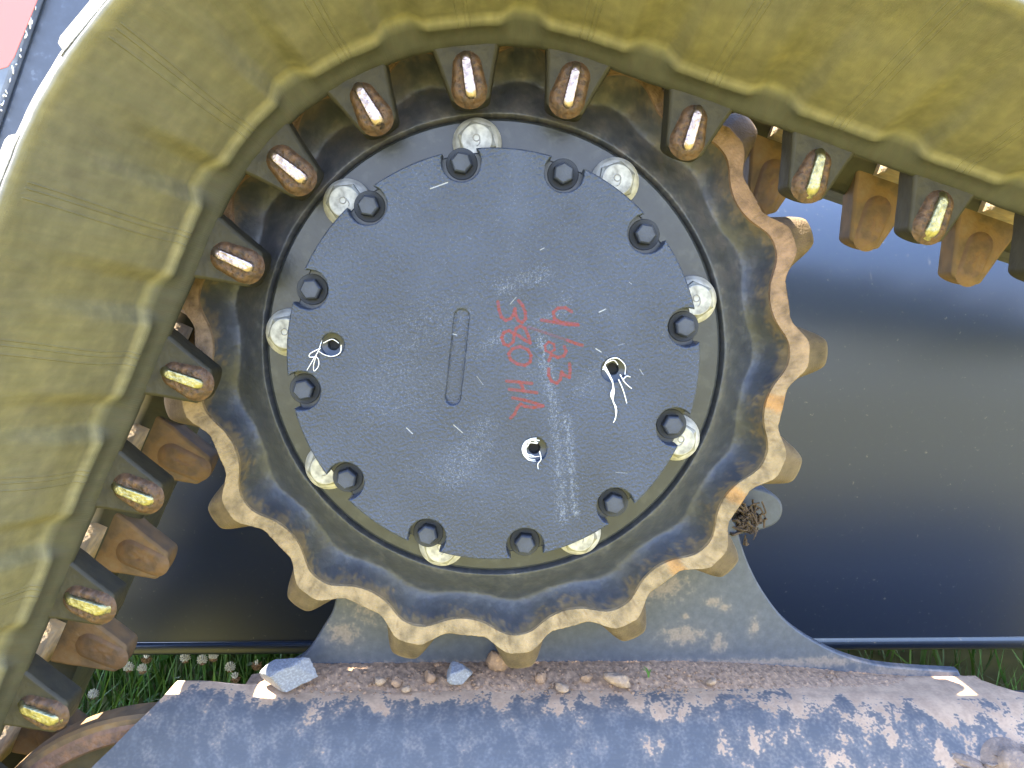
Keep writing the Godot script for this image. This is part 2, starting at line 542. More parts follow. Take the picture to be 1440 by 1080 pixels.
	M.chassis = tri(mat(Color.WHITE, 0.34), 2.2, noise_tex(0.05, 6, 62, ramp([[0.0, nv], [0.78, lin(0.011, 0.018, 0.034)], [0.87, lin(0.020, 0.026, 0.040)], [0.93, lin(0.075, 0.073, 0.070)], [1.0, lin(0.13, 0.12, 0.10)]]), FastNoiseLite.TYPE_SIMPLEX_SMOOTH, 1024), coarse, 0.004)
	M.body = tri(mat(lin(0.085, 0.11, 0.165), 0.35), 4.0, scuff)
	M.body_pale = tri(mat(lin(0.24, 0.29, 0.37), 0.4), 4.0, scuff)
	M.decal = mat(lin(0.62, 0.13, 0.115), 0.4)
	M.chip = mat(lin(0.65, 0.66, 0.66), 0.7)
	M.idler_rim = tri(mat(lin(0.25, 0.16, 0.12), 0.7), 14.0, rustmap, coarse, 0.08)
	M.idler = tri(mat(lin(0.16, 0.155, 0.11), 0.8), 9.0, rustmap, coarse, 0.08)
	M.thread = mat(lin(0.85, 0.85, 0.83), 0.9)
	M.straw = tri(mat(lin(0.13, 0.09, 0.055), 0.95), 20.0, dusty)
	m = tri(mat(lin(0.25, 0.225, 0.075), 1.0), 0.5, noise_tex(0.02, 6, 71, ramp([[0.2, Color(0.60, 0.62, 0.5)], [0.5, Color(0.85, 0.86, 0.75)], [0.8, Color(1, 0.98, 0.85)]])))
	m.uv1_world_triplanar = true
	M.ground = m
	m = vc(mat(Color.WHITE, 0.6))
	m.backlight_enabled = true
	m.backlight = Color(0.35, 0.4, 0.15)
	M.grass = m
	M.leaf = mat(lin(0.05, 0.14, 0.018), 0.6)
	M.leaf.backlight_enabled = true
	M.leaf.backlight = Color(0.3, 0.4, 0.1)
	M.petal = mat(lin(0.72, 0.70, 0.62), 0.8)
	M.petal_old = mat(lin(0.30, 0.19, 0.10), 0.9)

# ---------------------------------------------------------------- belt path
# s along the belt (clockwise over the sprocket, 0 at a lug), returns [base, tangent, normal]; a point of the belt = base + normal * r
func path(s: float) -> Array:
	var a := deg_to_rad(A0) - s / PITCH_R
	var base := Vector2.ZERO
	var hi := deg_to_rad(AL)
	var lo := deg_to_rad(AR)
	var over := 0.0
	if a > hi:
		over = -(a - hi) * PITCH_R
		a = hi
	elif a < lo:
		over = (lo - a) * PITCH_R
		a = lo
	var t := Vector2(sin(a), -cos(a))
	return [t * over, t, Vector2(cos(a), sin(a))]

func on_path(s: float) -> Transform3D:
	var p := path(s)
	return Transform3D(Basis(Vector3(p[1].x, p[1].y, 0), Vector3(p[2].x, p[2].y, 0), Vector3(0, 0, 1)), Vector3(p[0].x, p[0].y, 0))

func belt_half(sgn: float, s0: float, s1: float) -> ArrayMesh:
	# across the belt from the shoulder over the edge to the ridge, down the window's wall and back outside: z, r, weight of the pads, tone, v
	var pr := [[0.150, 0.2690, 0, 2], [0.178, 0.2685, 0, 2], [0.1850, 0.2672, 0, 2], [0.1895, 0.2648, 0, 2], [0.1930, 0.2618, 0, 2], [0.1952, 0.2586, 0, 2], [0.1944, 0.2566, 0, 1], [0.1910, 0.2550, 0, 1], [0.186, 0.2535, 0, 0], [0.175, 0.2502, 0.0, 0],
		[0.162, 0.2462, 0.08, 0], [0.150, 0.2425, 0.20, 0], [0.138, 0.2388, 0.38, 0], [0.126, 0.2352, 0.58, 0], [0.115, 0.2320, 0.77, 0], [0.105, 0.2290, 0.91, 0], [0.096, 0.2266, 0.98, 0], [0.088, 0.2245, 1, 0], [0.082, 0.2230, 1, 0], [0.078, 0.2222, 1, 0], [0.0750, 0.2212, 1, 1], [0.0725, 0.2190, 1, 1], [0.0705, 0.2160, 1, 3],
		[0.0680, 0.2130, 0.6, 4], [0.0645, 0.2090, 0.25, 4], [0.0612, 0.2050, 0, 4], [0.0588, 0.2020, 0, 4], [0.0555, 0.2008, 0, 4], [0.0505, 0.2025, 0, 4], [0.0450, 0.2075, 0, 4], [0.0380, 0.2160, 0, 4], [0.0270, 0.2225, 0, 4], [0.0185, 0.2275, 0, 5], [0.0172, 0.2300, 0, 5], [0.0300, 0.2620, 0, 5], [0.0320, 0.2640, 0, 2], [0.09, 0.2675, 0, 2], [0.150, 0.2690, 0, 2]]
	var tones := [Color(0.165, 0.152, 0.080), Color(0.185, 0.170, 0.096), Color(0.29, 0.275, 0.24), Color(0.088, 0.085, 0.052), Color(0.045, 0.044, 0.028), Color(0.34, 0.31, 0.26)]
	var n := int((s1 - s0) / 0.0019)
	var rows := []
	var cols := []
	var uvs := []
	for i in n + 1:
		var s := lerpf(s0, s1, float(i) / n)
		var ph := fposmod(s / PITCH + 0.5, 1.0) - 0.5
		var pid := floorf(s / PITCH + 0.5)
		var wob := 0.02 * sin(pid * 2.3)
		var pad := smoothstep(0.43 + wob, 0.275 + wob, absf(ph))
		var P := path(s)
		var row := PackedVector3Array()
		var cr := PackedColorArray()
		var ur := PackedVector2Array()
		for k in pr.size():
			var q = pr[k]
			var z: float = q[0]
			var r: float = q[1]
			if sgn < 0 and z > 0.08:
				r -= (z - 0.08) * 0.25
				z += (z - 0.08) * 0.17
			r -= 0.0066 * pad * q[2]
			var w := nz.get_noise_3d(s * 1.1, z * 1.4, sgn)
			r += 0.0016 * w + 0.0004 * nf.get_noise_2d(s * 2.0, z * 2.0)
			var c: Color = tones[q[3]]
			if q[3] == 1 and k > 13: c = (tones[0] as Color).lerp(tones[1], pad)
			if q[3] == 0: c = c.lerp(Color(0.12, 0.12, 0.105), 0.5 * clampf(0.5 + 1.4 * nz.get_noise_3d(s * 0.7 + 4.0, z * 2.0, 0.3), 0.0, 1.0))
			c = c * (1.0 + 0.16 * w + 0.14 * nf.get_noise_2d(s * 0.5, z * 4.0) + 0.10 * nf.get_noise_2d(s * 7.0, z * 1.2))
			if q[3] == 2: c = c * 1.0
			var p: Vector2 = P[0] + P[2] * r
			row.append(Vector3(p.x, p.y, z * sgn))
			cr.append(Color(c.r, c.g, c.b))
			ur.append(Vector2(s / PITCH + 0.5, clampf((k - 6) / 17.0, 0.0, 0.99)))
		rows.append(row)
		cols.append(cr)
		uvs.append(ur)
	return grid(rows, cols, uvs, sgn < 0)

func lug_outline() -> PackedVector2Array:
	return smooth_poly([Vector2(-0.0232, 0.2065), Vector2(-0.0190, 0.192), Vector2(-0.0142, 0.174), Vector2(-0.0110, 0.1665), Vector2(0, 0.1645), Vector2(0.0110, 0.1665), Vector2(0.0142, 0.174), Vector2(0.0190, 0.192), Vector2(0.0232, 0.2065), Vector2(0.0240, 0.222), Vector2(0, 0.224), Vector2(-0.0240, 0.222)], 5)

func stadium(c0: Vector2, c1: Vector2, r0: float, r1: float, n := 12) -> PackedVector2Array:
	var d := (c1 - c0).normalized()
	var a0 := d.angle()
	var p := PackedVector2Array()
	for i in n + 1: p.append(c1 + Vector2.from_angle(a0 - PI / 2 + PI * i / n) * r1)
	for i in n + 1: p.append(c0 + Vector2.from_angle(a0 + PI / 2 + PI * i / n) * r0)
	return p

# a low dome over an outline, from z0 up to z1
func dome(outline: PackedVector2Array, z0: float, z1: float, flat := 0.35, jitter := 0.0, seed_ := 0) -> ArrayMesh:
	var c := Vector2.ZERO
	for p in outline: c += p
	c /= outline.size()
	var rows := []
	for k in 9:
		var t := k / 8.0
		var w := 1.0 - t * t * (1.0 - 0.0)
		var row := PackedVector3Array()
		for i in outline.size() + 1:
			var p := outline[i % outline.size()]
			var edge := 1.0 - t
			var h := sqrt(maxf(0.0, 1.0 - pow(edge, 2.0))) if flat < 0.5 else smoothstep(0.0, 0.28, t)
			var q := c.lerp(p, edge)
			var j := 0.0 if jitter == 0.0 else jitter * nf.get_noise_3d(q.x * 6.0 + seed_, q.y * 6.0, 1.7) * t
			row.append(Vector3(q.x, q.y, lerpf(z0, z1, h) + j))
		rows.append(row)
	return grid(rows, [], [], true)

func build_track() -> void:
	var t := thing("rubber_track", "dusty olive rubber track wrapped over the toothed sprocket", "rubber track")
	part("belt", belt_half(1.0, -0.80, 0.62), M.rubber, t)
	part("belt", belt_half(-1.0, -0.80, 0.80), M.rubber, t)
	var face := lug_outline()
	var lug := plate(face, [], 0.036, 0.0580, 0.0022)
	var back := plate(face, [], 0.036, 0.0580, 0.0022)
	var bar_hole := stadium(Vector2(0, 0.1695), Vector2(0, 0.193), 0.0042, 0.0042)
	for i in range(-9, 9):
		var s := i * PITCH
		var at := on_path(s)
		if i < 7:
			var g := part("guide_lug", lug, M.lug, t, at)
			var wf := stadium(Vector2(0, 0.1735), Vector2(0.001 * sin(i * 2.2), 0.1885), 0.0124 + 0.0007 * sin(i * 3.1), 0.0100 + 0.0008 * sin(i * 1.9))
			part("worn_face", dome(wf, 0.0572, 0.0622, 0.9, 0.0020, i), M.worn, g)
			var b := stadium(Vector2(0.0010 + 0.0008 * sin(i * 2.9), 0.1690), Vector2(-0.0004 + 0.0006 * sin(i * 1.7), 0.1935), 0.0046 + 0.0005 * sin(i * 5.0), 0.0038)
			part("polished_bar", dome(b, 0.0600, 0.0652, 0.9, 0.0006, i + 40), M.bar if absi(i - 0) < 3 and i > -4 or i == -3 else M.bar_grass_tint, g)
		var g2 := part("guide_lug", back, M.lug_brown, t, at * Transform3D(Basis.IDENTITY, Vector3(0, 0, -0.094)))
		part("worn_face", dome(stadium(Vector2(0.0, 0.1715), Vector2(0.0, 0.195), 0.0105, 0.0115), 0.0575, 0.0600, 0.9, 0.0016, i + 80), M.worn_dull, g2)
		part("core_bar", box(Vector3(0.034, 0.036, 0.050), 0.003), M.core, t, at * Transform3D(Basis.IDENTITY, Vector3(0, 0.2325, 0)))
		# tread bars on the outside, one to each side of the windows, their outer ends tapered
		for side in 2:
			var st := SurfaceTool.new()
			st.begin(Mesh.PRIMITIVE_TRIANGLES)
			var rows := []
			for zz in ([[0.050, 0.0], [0.056, 1.0], [0.155, 1.0], [0.1600, 0.93], [0.1880, 0.36], [0.1945, 0.02], [0.1945, 0.0]] if side == 0 else [[-0.200, 0.0], [-0.186, 1.0], [-0.056, 1.0], [-0.050, 0.0]]):
				var row := []
				for q in [Vector2(-0.0255, 0.0), Vector2(-0.0225, 0.88), Vector2(-0.0195, 1.0), Vector2(0.0195, 1.0), Vector2(0.0225, 0.88), Vector2(0.0255, 0.0)]:
					row.append(Vector3(q.x, lerpf(0.260, 0.2865, q.y * zz[1]), zz[0]))
				rows.append(row)
			add_grid(st, rows, [], [], true, -1)
			st.generate_normals()
			part("tread_bar", st.commit(), M.tread, t, at)

# ---------------------------------------------------------------- sprocket
func tooth_w(ph: float) -> float:       # 1 on a tooth, 0 in a valley; ph = -0.5..0.5
	return 0.85 * smoothstep(0.345, 0.075, absf(ph)) + 0.15 * pow(0.5 + 0.5 * cos(ph * TAU), 1.7)

func phase(a: float) -> float:          # angle in radians
	return fposmod((a - deg_to_rad(TOOTH_A)) / TAU * TEETH + 0.5, 1.0) - 0.5

func rim_in(a: float) -> float:
	var w := 0.5 + 0.5 * cos(phase(a) * TAU)
	return 0.2005 + 0.0125 * lerpf(w, tooth_w(phase(a)), 0.3)

func rim_front(a: float) -> float:
	return 0.2142 + 0.0140 * tooth_w(phase(a)) + 0.0004 * nf.get_noise_2d(cos(a) * 2.0, sin(a) * 2.0)

func rim_mid(a: float) -> float:
	return 0.2135 + 0.0340 * (0.78 * smoothstep(0.320, 0.085, absf(phase(a))) + 0.22 * pow(0.5 + 0.5 * cos(phase(a) * TAU), 1.7))

func polar(a: float, r: float, z: float) -> Vector3:
	return Vector3(r * cos(a), r * sin(a), z)

func rim_color(p: Vector3, a: float, row: int) -> Color:
	var n := nf.get_noise_3d(p.x * 3.0, p.y * 3.0, p.z * 3.0)
	var n2 := nz.get_noise_3d(p.x * 3.0, p.y * 3.0, 2.0)
	var up := clampf(0.5 + 1.6 * p.y / 0.23, 0.0, 1.0)      # the upper teeth are rustier
	var c := Color(0.37, 0.275, 0.155).lerp(Color(0.33, 0.205, 0.13), up)
	c = c.lerp(Color(0.20, 0.12, 0.06), clampf(n * 0.5 - 0.10 + n2 * 0.2, 0.0, 1.0))
	for o in [[-50.0, 1.4], [-31.0, 1.5], [-10.5, 1.6]]:      # fresh rust
		var d: float = absf(rad_to_deg(a) - o[0]) / o[1]
		c = c.lerp(Color(0.50, 0.21, 0.03), smoothstep(1.3, 0.6, d + n * 0.5) * 0.5)
	if row >= 5:      # the flanks: bare brown metal with a dusty line
		var s := Color(0.095, 0.072, 0.038).lerp(Color(0.15, 0.105, 0.055), clampf(0.5 + n2, 0.0, 1.0))
		if row == 8: s = s.lerp(Color(0.30, 0.23, 0.13), 0.6)
		c = s.lerp(c, 0.15)
	var sp := nf.get_noise_3d(p.x * 16.0, p.y * 16.0, 3.0)
	if row < 5: c = c.lerp(Color(0.16, 0.10, 0.05), smoothstep(0.30, 0.5, sp) * 0.6)
	return c * (1.0 + n * 0.12 + sp * 0.15)

func build_sprocket() -> void:
	var t := thing("drive_sprocket", "round black drive sprocket with seventeen dirt-crusted teeth and a dark blue cover", "sprocket")
	# web: from the hub groove back down into a scalloped trough and up to the rim
	var rows := []
	var cols := []
	var na := TEETH * 36
	var nr := 40
	for i in nr + 1:
		var tt := float(i) / nr
		var row := PackedVector3Array()
		var cr := PackedColorArray()
		for k in na + 1:
			var a := TAU * (k % na) / na
			var r1 := rim_in(a) + 0.001
			var r := lerpf(0.1640, r1, tt)
			var w := 0.5 + 0.5 * cos(phase(a) * TAU)
			var deep := lerpf(0.0030, -0.0030, w)
			var z := lerpf(0.0205, deep, 0.55 * smoothstep(0.0, 0.58, tt) + 0.45 * minf(tt / 0.58, 1.0))
			if tt > 0.58: z = lerpf(deep, 0.0168, pow((tt - 0.58) / 0.42, 1.7))
			if i == 0: z = -0.004
			elif i == 1: z = 0.0195
			var p := polar(a, r, z)
			var n := nf.get_noise_3d(p.x * 2.2, p.y * 2.2, 0.4)
			var n2 := nf.get_noise_2d(p.x * 9.0, p.y * 9.0)
			z += 0.0005 * nz.get_noise_2d(p.x * 5.0, p.y * 5.0) + 0.00016 * n2
			var c := Color(0.066, 0.073, 0.086) * (1.0 + 0.18 * n)
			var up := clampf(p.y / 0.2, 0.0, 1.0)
			var rim_d := (r1 - r) / 0.006 - n * 1.3 - n2 * 1.2
			c = c.lerp(Color(0.20, 0.15, 0.085), smoothstep(1.1, 0.1, rim_d) * 0.85)
			c = c.lerp(Color(0.15, 0.12, 0.075), smoothstep(0.1, 0.6, n * 0.7 + n2 * 0.4 - 0.22 + 0.25 * nz.get_noise_2d(p.x * 2.0, p.y * 2.0)) * 0.24)
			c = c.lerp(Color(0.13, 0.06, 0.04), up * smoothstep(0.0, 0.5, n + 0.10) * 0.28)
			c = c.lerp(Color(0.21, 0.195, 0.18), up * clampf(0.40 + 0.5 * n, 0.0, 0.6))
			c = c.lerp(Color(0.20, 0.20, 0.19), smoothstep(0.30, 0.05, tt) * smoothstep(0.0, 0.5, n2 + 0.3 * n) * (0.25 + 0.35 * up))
			row.append(polar(a, r, z))
			cr.append(c)
		rows.append(row)
		cols.append(cr)
	part("web", grid(rows, cols, [], false), M.web, t)
	# teeth, one sector each: front face, rounded edge, flared flank, back
	for j in TEETH:
		rows = []
		cols = []
		var prof := [[0, 0.0, 0.0150], [0, 0.0007, 0.0181], [2, 0.35, 0.0184], [2, 0.7, 0.0184], [1, -0.0007, 0.0183], [1, 0.0, 0.0174], [3, 0.45, 0.0110], [3, 0.80, 0.0065], [3, 0.96, 0.0030], [4, 0.0008, -0.0005], [4, 0.0, -0.0060], [4, -0.006, -0.0165], [4, -0.03, -0.0180]]
		for i in prof.size():
			var q = prof[i]
			var row := PackedVector3Array()
			var cr := PackedColorArray()
			for k in 49:
				var a := deg_to_rad(TOOTH_A) + TAU * (j - 0.5 + k / 48.0) / TEETH
				var r := 0.0
				match int(q[0]):
					0: r = rim_in(a) + q[1]
					1: r = rim_front(a) + q[1]
					2: r = lerpf(rim_in(a), rim_front(a), q[1])
					3: r = lerpf(rim_front(a), rim_mid(a), q[1])
					4: r = rim_mid(a) + q[1]
				var p := polar(a, r, q[2])
				p.z += (0.0005 * nf.get_noise_2d(p.x * 3.0, p.y * 3.0) if i < 5 else 0.0)
				row.append(p)
				var aa := fposmod(a + PI, TAU) - PI
				cr.append(rim_color(p, aa, i))
			rows.append(row)
			cols.append(cr)
		var tm := SurfaceTool.new()
		tm.begin(Mesh.PRIMITIVE_TRIANGLES)
		for seg in [[0, 2, 1], [1, 5, 2], [4, 6, 3], [5, rows.size(), 4]]:
			add_grid(tm, rows.slice(seg[0], seg[1]), cols.slice(seg[0], seg[1]), [], false, seg[2])
		tm.generate_normals()
		part("tooth", tm.commit(), M.tooth, t)
	# hub: flange ring with nine plated bolts, the hub's drum, and the cover
	part("back_plate", lathe([Vector2(0.0, -0.014), Vector2(0.206, -0.014), Vector2(0.206, -0.018)], 90), M.hub, t)
	part("flange", lathe([Vector2(0.10, 0.0195), Vector2(0.1605, 0.0195), Vector2(0.1622, 0.0180), Vector2(0.1628, 0.010), Vector2(0.155, 0.0)], 160), M.hub, t)
	part("drum", lathe([Vector2(0.10, 0.0720), Vector2(0.1285, 0.0720), Vector2(0.1295, 0.0710), Vector2(0.1275, 0.050), Vector2(0.1265, 0.019)], 160), M.hub, t)
	var washer := lathe([Vector2(0, 0.0300), Vector2(0.0125, 0.0300), Vector2(0.0145, 0.0285), Vector2(0.0168, 0.0250), Vector2(0.0170, 0.0238), Vector2(0.0170, 0.0196)], 48)
	var cap := lathe([Vector2(0.0090, 0.0362), Vector2(0.0132, 0.0348), Vector2(0.0136, 0.0300)], 6)
	var cap_top := lathe([Vector2(0, 0.0373), Vector2(0.0098, 0.0373), Vector2(0.0104, 0.0370), Vector2(0.0106, 0.0355)], 40)
	var nine := []
	for i in 20: nine.append(Vector3(0.0022 * cos(TAU * i / 19.0), 0.0012 + 0.0022 * sin(TAU * i / 19.0), 0.0373))
	for p in [Vector3(0.0022, 0.0, 0.0373), Vector3(0.0020, -0.002, 0.0373), Vector3(0.0010, -0.0036, 0.0373), Vector3(-0.0006, -0.0044, 0.0373)]: nine.append(p)
	var mark := tube(nine, 0.00038, 5)
	for i in 9:
		var a := deg_to_rad(94.6 + 40.0 * i)
		var b := part("flange_bolt", washer, M.zinc, t, Transform3D(Basis.IDENTITY, polar(a, 0.1452, 0.0)))
		part("bolt_head", cap, M.zinc_side, b, Transform3D(Basis(Vector3(0, 0, 1), rng.randf() * TAU), Vector3.ZERO))
		part("bolt_crown", cap_top, M.zinc, b)
		part("grade_mark", mark, M.mark, b, Transform3D(Basis(Vector3(0, 0, 1), [0.1, 0.9, 0.4, -0.3, 0.2, 0.7, -0.5, 0.3, 0.0][i]), Vector3(0, 0, 0.0001)))
	# cover plate
	var R := 0.1314
	var outline := circle(Vector2.ZERO, R, 360)
	var spots := []
	for i in 12: spots.append(Vector2.from_angle(deg_to_rad(99.3 + 30.0 * i)) * 0.1246)
	for p in spots:
		var cut := Geometry2D.clip_polygons(outline, circle(p, 0.0124, 48))
		outline = cut[0]
	if Geometry2D.is_polygon_clockwise(outline): outline.reverse()
	var tidy := PackedVector2Array()      # no near-duplicate points
	for p in outline:
		if tidy.is_empty() or tidy[tidy.size() - 1].distance_to(p) > 0.0006: tidy.append(p)
	var holes := [circle(Vector2(-0.1024, 0.0092), 0.0074, 32), circle(Vector2(0.0764, -0.0069), 0.0078, 32), circle(Vector2(0.0261, -0.0584), 0.0078, 32), stadium(Vector2(-0.0263, -0.0245), Vector2(-0.0203, 0.0270), 0.0048, 0.0048)]
	var cover := part("hub_cover", plate(tidy, holes, 0.0745, 0.0880, 0.0008, 1.0 / CW, Vector2(0.5, 0.5)), M.cover, t)
	part("cover_flange", lathe([Vector2(0, 0.0755), Vector2(0.1296, 0.0755), Vector2(0.1306, 0.0745), Vector2(0.1306, 0.0718)], 160), M.hub, cover)
	part("slot_floor", plate(stadium(Vector2(-0.0263, -0.0245), Vector2(-0.0203, 0.0270), 0.0055, 0.0055), [], 0.080, 0.0860, 0.0001, 1.0 / CW, Vector2(0.5, 0.5)), M.cover, cover)
	for i in 3:
		var c: Vector2 = [Vector2(-0.1024, 0.0092), Vector2(0.0764, -0.0069), Vector2(0.0261, -0.0584)][i]
		part("plug", lathe([Vector2(0.0036, 0.0770), Vector2(0.0040, 0.0825), Vector2(0.0066, 0.0835), Vector2(0.0078, 0.0840)], 32), M.hub, cover, Transform3D(Basis.IDENTITY, Vector3(c.x, c.y, 0)))
		part("pit", lathe([Vector2(0, 0.0768), Vector2(0.0042, 0.0768), Vector2(0.0042, 0.0760)], 16), M.pit, cover, Transform3D(Basis.IDENTITY, Vector3(c.x, c.y, 0)))
	var hex := lathe([Vector2(0, 0.0838), Vector2(0.0056, 0.0838), Vector2(0.0066, 0.0830), Vector2(0.0071, 0.0815), Vector2(0.0071, 0.0757)], 6)
	for i in 12:
		part("cover_bolt", hex, M.bolt, cover, Transform3D(Basis(Vector3(0, 0, 1), rng.randf() * TAU), Vector3(spots[i].x, spots[i].y, 0)))
		part("bolt_washer", lathe([Vector2(0.006, 0.0764), Vector2(0.0096, 0.0764), Vector2(0.0100, 0.0760), Vector2(0.0100, 0.0755)], 32), M.recess, cover, Transform3D(Basis.IDENTITY, Vector3(spots[i].x, spots[i].y, 0)))

# ---------------------------------------------------------------- frame under the sprocket
func build_frame() -> void:
	var t := thing("track_frame", "mud-stained blue track frame with an upright support plate behind the sprocket", "track frame", Vector3(0, -0.30, 0))
	var up := Transform3D(Basis.IDENTITY, Vector3(0, 0.30, 0))
	var o := PackedVector2Array()
	o.append_array(PackedVector2Array([Vector2(0.395, -0.295)]))
	o.append_array(smooth_poly([Vector2(0.385, -0.2712), Vector2(0.332, -0.2672), Vector2(0.302, -0.2615), Vector2(0.272, -0.2495), Vector2(0.2417, -0.2295), Vector2(0.2202, -0.2035), Vector2(0.205, -0.175), Vector2(0.195, -0.145)], 5, false))
	o.append_array(smooth_poly([Vector2(0.15, -0.08), Vector2(0.0, -0.05), Vector2(-0.10, -0.10), Vector2(-0.125, -0.17), Vector2(-0.131, -0.2107), Vector2(-0.142, -0.232), Vector2(-0.156, -0.2525), Vector2(-0.172, -0.262)], 5, false))
	o.append(Vector2(-0.18, -0.295))
	part("support_plate", plate(o, [], -0.048, -0.0400, 0.0015, 1.25, Vector2(0.375, 0.125)), M.plate, t, up)
	var tab := smooth_poly([Vector2(0.165, -0.165), Vector2(0.205, -0.160), Vector2(0.2330, -0.152), Vector2(0.2400, -0.138), Vector2(0.231, -0.125), Vector2(0.205, -0.118), Vector2(0.165, -0.115)], 5)
	part("tab", plate(tab, [], -0.085, -0.060, 0.002, 1.25, Vector2(0.375, 0.125)), M.plate, t, up)
	# the beam: a sheet over its top and rounded front face, its left end cut on a slant
	var prof := [Vector2(-0.046, -0.300), Vector2(-0.046, -0.274), Vector2(-0.044, -0.2705), Vector2(-0.036, -0.2692), Vector2(-0.012, -0.2680), Vector2(-0.002, -0.2685), Vector2(0.008, -0.2705), Vector2(0.017, -0.2745), Vector2(0.026, -0.2810), Vector2(0.037, -0.2915), Vector2(0.052, -0.3080), Vector2(0.070, -0.329), Vector2(0.10, -0.366), Vector2(0.13, -0.42)]
	var fine := smooth_poly(prof, 4, false)
	var rows := []
	var uvs := []
	var len := 0.0
	var lens := [0.0]
	for i in fine.size() - 1:
		len += fine[i].distance_to(fine[i + 1])
		lens.append(len)
	var l0: float = lens[12]
	for i in fine.size():
		var row := PackedVector3Array()
		var ur := PackedVector2Array()
		for k in 161:
			var left := -0.247 - maxf(0.0, -0.268 - fine[i].y) * 1.10
			if fine[i].x < -0.02: left = -0.247
			var x := lerpf(left, 0.80, k / 160.0)
			var y := fine[i].y - 0.006 * smoothstep(0.18, 0.36, x) + 0.0006 * nz.get_noise_2d(x * 3.0, fine[i].x * 9.0)
			y += 0.010 * smoothstep(-0.14, -0.24, x)
			var zb := lerpf(-0.046, -0.006, maxf(smoothstep(-0.155, -0.20, x), smoothstep(0.385, 0.42, x)))
			row.append(Vector3(x, y, maxf(fine[i].x, zb)))
			ur.append(Vector2((x + 0.30) / 1.1, 0.03 + maxf(0.0, (lens[i] - l0) / 0.16) if lens[i] - l0 < 0.15 else 0.40 + pingpong((lens[i] - l0) / 0.16 - 0.37, 0.565)))
		rows.append(row)
		uvs.append(ur)
	part("beam", grid(rows, [], uvs, false), M.frame, t, up)
	var bw := box(Vector3(1.03, 0.31, 0.006), 0.001)
	part("back_wall", bw, M.chassis, t, up * Transform3D(Basis.IDENTITY, Vector3(0.285, -0.450, -0.050)))
	part("bottom_plate", box(Vector3(1.03, 0.012, 0.18), 0.001), M.chassis, t, up * Transform3D(Basis.IDENTITY, Vector3(0.285, -0.600, 0.038)))
	# closing plate of the slanted end
	var st := SurfaceTool.new()
	st.begin(Mesh.PRIMITIVE_TRIANGLES)
	var e := [[], []]
	for i in fine.size():
		var p: Vector3 = rows[i][0]
		e[0].append(p)
		e[1].append(Vector3(p.x + 0.004, -0.43, p.z - 0.002))
	add_grid(st, e, [], [], true, 0)
	st.generate_normals()
	part("end_plate", st.commit(), M.idler_rim, t, up)
	part("beam_bolt", lathe([Vector2(0, 0.012), Vector2(0.007, 0.012), Vector2(0.010, 0.010), Vector2(0.011, 0.004), Vector2(0.018, 0.002), Vector2(0.024, -0.006)], 24, false), M.mud, t, up * Transform3D(Basis(Vector3(1, 0, 0), -0.75), Vector3(0.378, -0.304, 0.044)))
	var ms := SurfaceTool.new()
	ms.begin(Mesh.PRIMITIVE_TRIANGLES)
	for i in 9:
		add_rock(ms, Vector3(0.374 + rng.randfn() * 0.016, -0.303 + rng.randfn() * 0.004, 0.036 + rng.randfn() * 0.005), Vector3(2.2, 0.55, 1.2) * rng.randf_range(0.006, 0.010), 700 + i, 2, 0.4, 12)
	ms.generate_normals()
	part("mud_cake", ms.commit(), M.mud, t, up)

